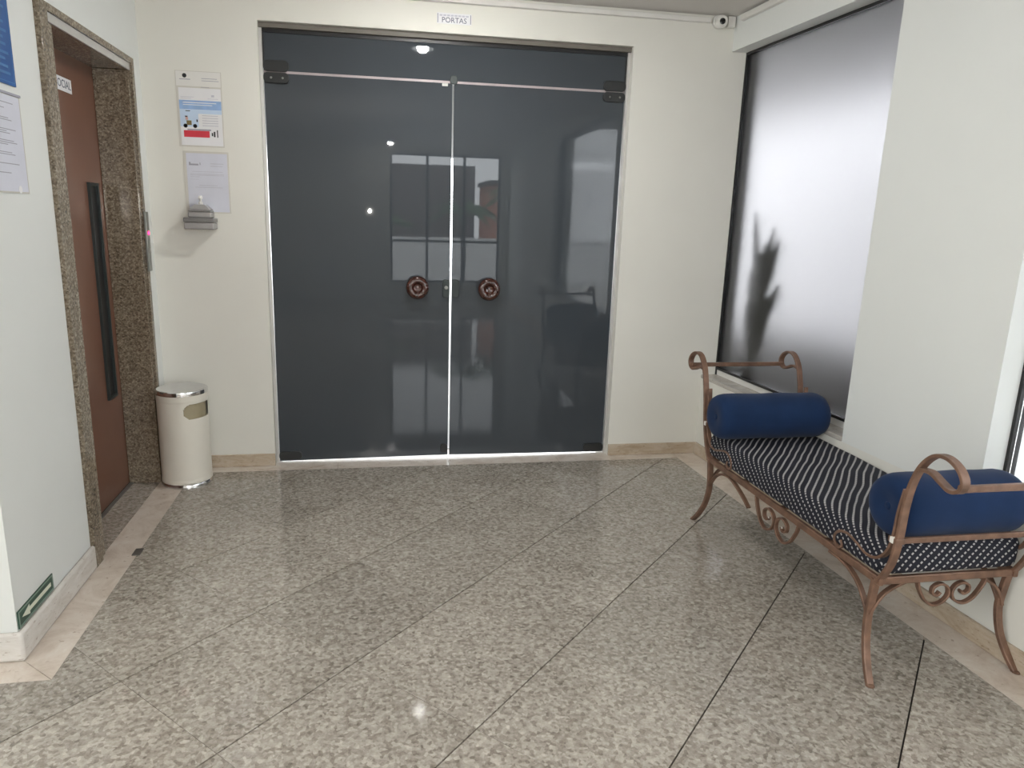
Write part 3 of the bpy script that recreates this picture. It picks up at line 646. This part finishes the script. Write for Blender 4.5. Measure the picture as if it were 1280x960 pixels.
pr(p2, 'letter_heading', INK, [(0.026, 0.072, 0.238, 0.246), (0.026, 0.034, 0.246, 0.254), (0.078, 0.082, 0.240, 0.252)], -0.0027)
pr(p2, 'letter_lines', INKS, [(0.130, 0.195, 0.246, 0.250), (0.130, 0.190, 0.234, 0.238), (0.04, 0.19, 0.206, 0.209), (0.03, 0.195, 0.194, 0.197), (0.03, 0.195, 0.188, 0.191), (0.03, 0.075, 0.180, 0.183), (0.03, 0.070, 0.168, 0.170), (0.07, 0.16, 0.138, 0.141), (0.05, 0.185, 0.128, 0.131)], -0.0027)
# small sign above the door
s3 = sheet('door_sign', 'small white sign on the wall above the glass door', 'sign', -0.449, -0.268, 2.394, 2.446, PAPER)
text_mesh('lettering', 'PORTAS', 0.036, SIGNINK, s3, Matrix.Translation((0.0905, -0.0026, 0.017)) @ Matrix.Rotation(math.radians(90), 4, 'X'))
pr(s3, 'small_lettering_line', INKS, [(0.014 + 0.0195 * k, 0.029 + 0.0195 * k, 0.036, 0.044) for k in range(8)], -0.0026)
pr(s3, 'sign_border', SIGNINK, [(0.003, 0.006, 0.004, 0.048), (0.175, 0.178, 0.004, 0.048)], -0.0026)
# sanitizer holder and its bottle
dx, dz = -1.664, 1.318
dh = empty('sanitizer_holder', (dx, 0, dz)); tag(dh, 'grey plastic sanitizer holder fixed to the wall under the letter', 'holder')
MB().box(-0.072, 0.072, -0.105, -0.001, 0.0, 0.034).build('lower_tray', GREYP, dh, bevel=0.006)
MB().box(-0.074, 0.074, -0.107, -0.001, 0.0345, 0.058).build('dark_band', GREYD, dh, bevel=0.005)
MB().box(-0.052, 0.060, -0.095, -0.001, 0.0585, 0.086).build('upper_tray', GREYP, dh, bevel=0.006)
MB().box(-0.050, 0.058, -0.093, -0.001, 0.0865, 0.096).build('dark_band', GREYD, dh, bevel=0.004)
q = MB().prism([(-0.048, -0.001), (-0.048, -0.088), (0.054, -0.088), (0.054, -0.001)], 0.0965, 0.100)
for i in range(1): q.add([(-0.048, -0.088, 0.1), (0.054, -0.088, 0.1), (0.028, -0.066, 0.124), (-0.022, -0.066, 0.124), (-0.048, -0.002, 0.1), (0.054, -0.002, 0.1), (0.028, -0.02, 0.124), (-0.022, -0.02, 0.124)], [(0, 1, 2, 3), (1, 5, 6, 2), (5, 4, 7, 6), (4, 0, 3, 7), (3, 2, 6, 7), (0, 4, 5, 1)])
q.build('shoulder', GREYP, dh, bevel=0.003)
bt = MB().lathe([(0, 0), (0.011, 0), (0.011, 0.012), (0.006, 0.014), (0.006, 0.026), (0.010, 0.028), (0.010, 0.040), (0.007, 0.044), (0, 0.044)], 20).box(-0.004, 0.004, -0.034, 0.0, 0.030, 0.038).build('pump_bottle', WHITEP, smooth=True)
bt.location = (dx + 0.003, -0.043, dz + 0.1245); tag(bt, 'white pump head of the bottle in the grey holder', 'bottle')

# ================================================================== LEFT WALL SIGNS
bs = MB().box(0, 0.004, -0.27, 0, 0, 0.34).build('blue_plaque', SIGNB); bs.location = (XW + 0.0008, -1.358, 1.782); tag(bs, 'blue plaque with pale lettering near the lift, at the left edge', 'sign')
m = MB()
for i, z in enumerate([0.03, 0.05, 0.072, 0.09, 0.115, 0.135, 0.155, 0.18, 0.20, 0.225, 0.25, 0.275]): m.box(0.004, 0.0045, -0.245, -0.03 - 0.012 * (i % 3), z, z + 0.008)
m.build('lettering_lines', SIGNT, bs)['kind'] = 'stuff'
m = MB().box(0.004, 0.0044, -0.262, -0.008, 0.008, 0.0105).box(0.004, 0.0044, -0.262, -0.008, 0.3295, 0.332).box(0.004, 0.0044, -0.0105, -0.008, 0.008, 0.332).box(0.004, 0.0044, -0.262, -0.2595, 0.008, 0.332); m.build('border_line', SIGNT, bs)
ls = MB().box(0, 0.003, -0.222, 0, 0, 0.306).build('typed_letter', SLEEVE); ls.location = (XW + 0.0008, -1.347, 1.452); tag(ls, 'typed letter in a plastic sleeve below the blue plaque', 'notice')
MB().box(0.003, 0.0034, -0.216, -0.006, 0.005, 0.297).build('letter_paper', PAPERB, ls)
MB().box(0.003, 0.008, -0.222, 0, 0.299, 0.306).build('sleeve_lip', INK, ls)
m = MB()
for i, z in enumerate([0.272, 0.255, 0.226, 0.220, 0.192, 0.186, 0.180, 0.158, 0.152, 0.146, 0.122, 0.116, 0.088, 0.06]): m.box(0.0034, 0.0037, -0.20 + 0.01 * (i % 2), -0.05 - 0.02 * ((i * 7) % 4), z, z + 0.0026)
m.build('letter_lines', INK, ls)['kind'] = 'stuff'
MB().lathe([(0.012, 0), (0.012, 0.0006)], 20, 'x', (0.0034, -0.062, 0.012)).build('thumb_notch', PAPER, ls)
# evacuation arrow low on the wall
ar = MB().box(0, 0.004, -0.255, 0, 0, 0.060).build('arrow_sign', GREEN, bevel=0.001); ar.location = (XW + 0.0008, -1.507, 0.1015); tag(ar, 'green evacuation sign with a pale arrow just above the baseboard', 'sign')
m = MB().box(0.004, 0.0045, -0.252, -0.003, 0.002, 0.008).box(0.004, 0.0045, -0.252, -0.003, 0.052, 0.058).box(0.004, 0.0045, -0.252, -0.246, 0.008, 0.052).box(0.004, 0.0045, -0.009, -0.003, 0.008, 0.052); m.build('border', GREENL, ar)
A = [(-0.022, 0.023), (-0.180, 0.023), (-0.180, 0.013), (-0.232, 0.030), (-0.180, 0.047), (-0.180, 0.037), (-0.022, 0.037)]
n = len(A); MB().add([(0.004, a, b) for a, b in A] + [(0.0048, a, b) for a, b in A], [tuple(range(n)), tuple(range(2 * n - 1, n - 1, -1))] + [(i, i + n, (i + 1) % n + n, (i + 1) % n) for i in range(n)]).build('arrow', GLOWW, ar)
# small square plate on the border
fp = MB().box(-0.016, 0.016, -0.03, 0.03, 0, 0.004).build('floor_plate', plain('dark_worn_metal', (0.10, 0.09, 0.08), 0.5), bevel=0.001); fp.location = (-1.783, -1.04, 0.0005); tag(fp, 'small dark square plate on the travertine border', 'floor plate')

# ================================================================== CEILING EDGE
cz = CEIL - 0.030
c1 = MB().box(XW + 0.005, 1.055, -0.026, -0.001, cz - 0.013, cz + 0.013).build('cable_duct', WHITEP, bevel=0.004); tag(c1, 'white cable duct along the top of the wall over the door', 'cable duct')
c2 = MB().box(-0.027, -0.001, -4.5, -0.10, cz - 0.014, cz + 0.016).build('cable_duct', WHITEP, bevel=0.004); c2.location = (XR, 0, 0); c2.rotation_euler = (0, 0, TH); tag(c2, 'white cable duct along the beam over the frosted window', 'cable duct')
sc_ = empty('security_camera', (1.105, -0.001, cz - 0.002)); tag(sc_, 'small white security camera in the corner under the ceiling', 'security camera')
MB().lathe([(0.0, 0), (0.034, 0), (0.034, -0.016), (0.03, -0.02), (0, -0.02)], 28, 'y').build('mount', WHITEP, sc_, smooth=True)
cb = MB().lathe([(0, -0.012), (0.022, -0.016), (0.032, -0.030), (0.034, -0.045), (0.031, -0.060), (0.026, -0.066), (0, -0.066)], 28, 'y', (0, 0, -0.008)).build('camera_ball', WHITEP, sc_, smooth=True)
cl = MB().lathe([(0, -0.074), (0.008, -0.074), (0.015, -0.071), (0.017, -0.064), (0.017, -0.06)], 24, 'y', (-0.004, 0, -0.011)).build('lens', plain('lens_black', (0.005, 0.005, 0.006), 0.08), cb, smooth=True)
jb = MB().box(-0.022, 0.022, -0.03, 0.0, -0.03, 0.026).build('junction_box', WHITEP, bevel=0.004); jb.location = (1.175, -0.001, cz); tag(jb, 'small white junction box beside the security camera', 'junction box')
def lamp(loc, label, power):
    l = empty('ceiling_lamp', loc); tag(l, label, 'lamp', 'ceiling lamps')
    z = CEIL - loc[2]
    MB().lathe([(0, z - 0.0005), (0.085, z - 0.0005), (0.085, z - 0.008), (0.06, z - 0.014), (0.05, z - 0.012), (0, z - 0.010)], 40).build('fitting_ring', BRONZE, l, smooth=True)
    MB().lathe([(0.080, z - 0.010), (0.080, z - 0.058), (0.076, z - 0.058), (0.076, z - 0.010)], 40).build('skirt_ring', BRONZE, l, smooth=True)
    MB().lathe([(0, z - 0.010), (0.016, z - 0.010), (0.016, z - 0.016), (0, z - 0.016)], 24).build('socket', WHITEP, l)
    b = MB().lathe([(0.018, z - 0.014), (0.022, z - 0.022), (0.034, z - 0.036), (0.038, z - 0.050), (0.034, z - 0.066), (0.020, z - 0.078), (0, z - 0.082)], 24).build('bulb', BULB, l, smooth=True)
    return l
lamp((-0.452, -0.88, 2.49), 'bare white bulb on the ceiling in front of the glass door', 0)
hl = empty('fill_globe_lamp', (-2.75, -3.3, CEIL)); tag(hl, 'unseen white globe lamp added in the side passage to light the pier', 'lamp')  # unseen lamp, added to brighten the pier and right wall
MB().lathe([(0, -0.0005), (0.07, -0.0005), (0.07, -0.02), (0, -0.02)], 32).build('base', WHITEP, hl, smooth=True)
MB().lathe([(0.05, -0.02), (0.09, -0.04), (0.12, -0.08), (0.128, -0.12), (0.12, -0.16), (0.09, -0.20), (0.05, -0.222), (0, -0.228)], 32).build('globe', GLOBE, hl, smooth=True)
lamp((-0.49, -7.2, 2.45), 'bare white bulb at the street end of the lobby', 0)

# ================================================================== OUTSIDE
gr = MB().box(-14, 16, -22, 16, -0.2, -0.09).build('ground', CONC); structure(gr, 'pale concrete paving around the building', 'ground')
MB().box(-3.2, 1.4, 0.221, 7.5, 2.30, 2.42).build('shade_canopy', EXTD); structure(bpy.data.objects['shade_canopy'], 'dark canopy added outside the glass door to shade its gap', 'canopy')  # added canopy, dark and deep so the upper door gap stays dim
MB().box(-3.2, 1.44, 0.221, 3.4, -0.089, -0.02).build('porch_floor', CONC); structure(bpy.data.objects['porch_floor'], 'concrete porch floor outside the glass door', 'floor')
ev = MB().box(1.46, 3.2, -4.2, 3.4, 2.45, 2.60).build('shade_eave', EXTW); structure(ev, 'unseen eave added above the frosted window to darken its top', 'eave')  # added overhang, deep enough to darken the top of the frosted pane
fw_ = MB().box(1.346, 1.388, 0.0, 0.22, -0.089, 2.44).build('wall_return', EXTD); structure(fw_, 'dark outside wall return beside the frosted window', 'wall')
gw = MB().box(4.2, 4.4, -7.0, 9.0, -0.089, 3.9).build('sky_screen_wall', EXTW); structure(gw, 'white wall added outside to hide the sky from the frosted window', 'wall')  # added wall, tall enough to block bright sky behind the frosted pane
pb = MB().box(1.52, 2.7, -1.6, 1.6, -0.089, 0.52).build('shade_planter', EXTD); tag(pb, 'dark planter box added outside to darken the foot of the frosted window', 'planter')  # added box, sized to darken the lower edge of the frosted pane
MB().box(1.55, 2.67, -1.57, 1.57, 0.5205, 0.53).build('planter_soil', SOIL, pb)
def leaf(m, base_, tip, w, sag=0.1):
    b, t = Vector(base_), Vector(tip); d = t - b; side = d.cross(Vector((0.9, 0.25, 0.1))).normalized(); n = 7; vs = []
    for i in range(n + 1):
        u = i / n; c = b + d * u + Vector((0, 0, -sag * u * u)); ww = w * math.sin(math.pi * min(1, u * 0.93 + 0.05)) ** 0.8
        vs += [c - side * ww, c + side * ww]
    m.add(vs, [(2 * i, 2 * i + 1, 2 * i + 3, 2 * i + 2) for i in range(n)])
pl = empty('potted_plant', (1.392, -0.225, ZS + 0.003)); tag(pl, 'dark leafy plant seen as a shadow through the frosted window', 'plant')
rr = random.Random(3)
MB().lathe([(0, 0), (0.038, 0), (0.050, 0.09), (0.053, 0.09), (0.053, 0.10), (0.045, 0.10), (0.042, 0.085), (0, 0.085)], 20).build('pot', EXTD, pl, smooth=True)
MB().tube(catmull([(0, 0, 0.085), (0.005, 0.01, 0.25), (0, 0.0, 0.45), (0.004, 0.01, 0.62)], 4), 0.010).build('stem', LEAF, pl)
for i, (y0, z0, y, z, w) in enumerate([(0.01, 0.45, 0.085, 0.99, 0.026), (0.0, 0.40, -0.11, 0.91, 0.030), (0.01, 0.50, -0.02, 0.82, 0.034), (0.0, 0.30, -0.12, 0.68, 0.036), (0.01, 0.25, 0.10, 0.66, 0.032), (0.0, 0.20, -0.08, 0.50, 0.036), (0.0, 0.15, 0.09, 0.46, 0.030), (0.0, 0.12, -0.12, 0.34, 0.028), (0.0, 0.35, 0.045, 0.76, 0.034), (0.0, 0.12, 0.03, 0.40, 0.034), (-0.02, 0.42, -0.17, 0.84, 0.034), (-0.02, 0.28, -0.20, 0.60, 0.036), (-0.01, 0.18, -0.16, 0.48, 0.040), (0.0, 0.1, -0.05, 0.36, 0.045)]):
    m = MB(); leaf(m, (0.0, y0, z0), (0.012 * (i % 3 - 1), y, z), w, 0.0)
    o = m.build('leaf', LEAF, pl); sm = o.modifiers.new('thickness', 'SOLIDIFY'); sm.thickness = 0.002
# street side behind the photographer
sw = MB().box(-6, 6, -12.2, -12.0, -0.089, 0.95).build('street_wall', EXTW); structure(sw, 'white street wall opposite the lobby window', 'wall')
bd = MB().box(-9, 2.0, -19, -15.5, -0.089, 2.75).build('street_building', plain('dull_brown_render', (0.12, 0.10, 0.09), 0.8)); tag(bd, 'tall dull brown building across the street', 'building')
hs = MB().box(2.1, 4.0, -15.3, -13.6, -0.089, 2.2).build('street_house', plain('terracotta_house_paint', (0.45, 0.20, 0.13), 0.8)); tag(hs, 'terracotta house across the street', 'house')
MB().prism([(2.05, -15.35), (4.2, -15.35), (4.2, -13.4), (2.05, -13.4)], 2.2, 2.3).build('roof', EXTD, hs)
for k, (x, y, h) in enumerate([(0.9, -9.3, 1.6), (-0.6, -10.4, 1.3), (2.1, -10.9, 1.9)]):
    p = empty('palm', (x, y, -0.089)); tag(p, ['tall palm outside the street window', 'low palm at the left of the street window', 'palm at the right of the street window'][k], 'palm', 'palms in front of the street window')
    MB().tube([(0, 0, 0), (0.02, 0, h * 0.5), (0, 0.02, h)], 0.05).build('trunk', EXTD, p)
    m = MB()
    for q in range(14):
        a = q * 2.4; leaf(m, (0, 0, h), (0.75 * math.cos(a), 0.75 * math.sin(a), h + 0.45 * (0.3 + rr.random())), 0.06, 0.5)
    m.build('fronds', LEAF2, p)
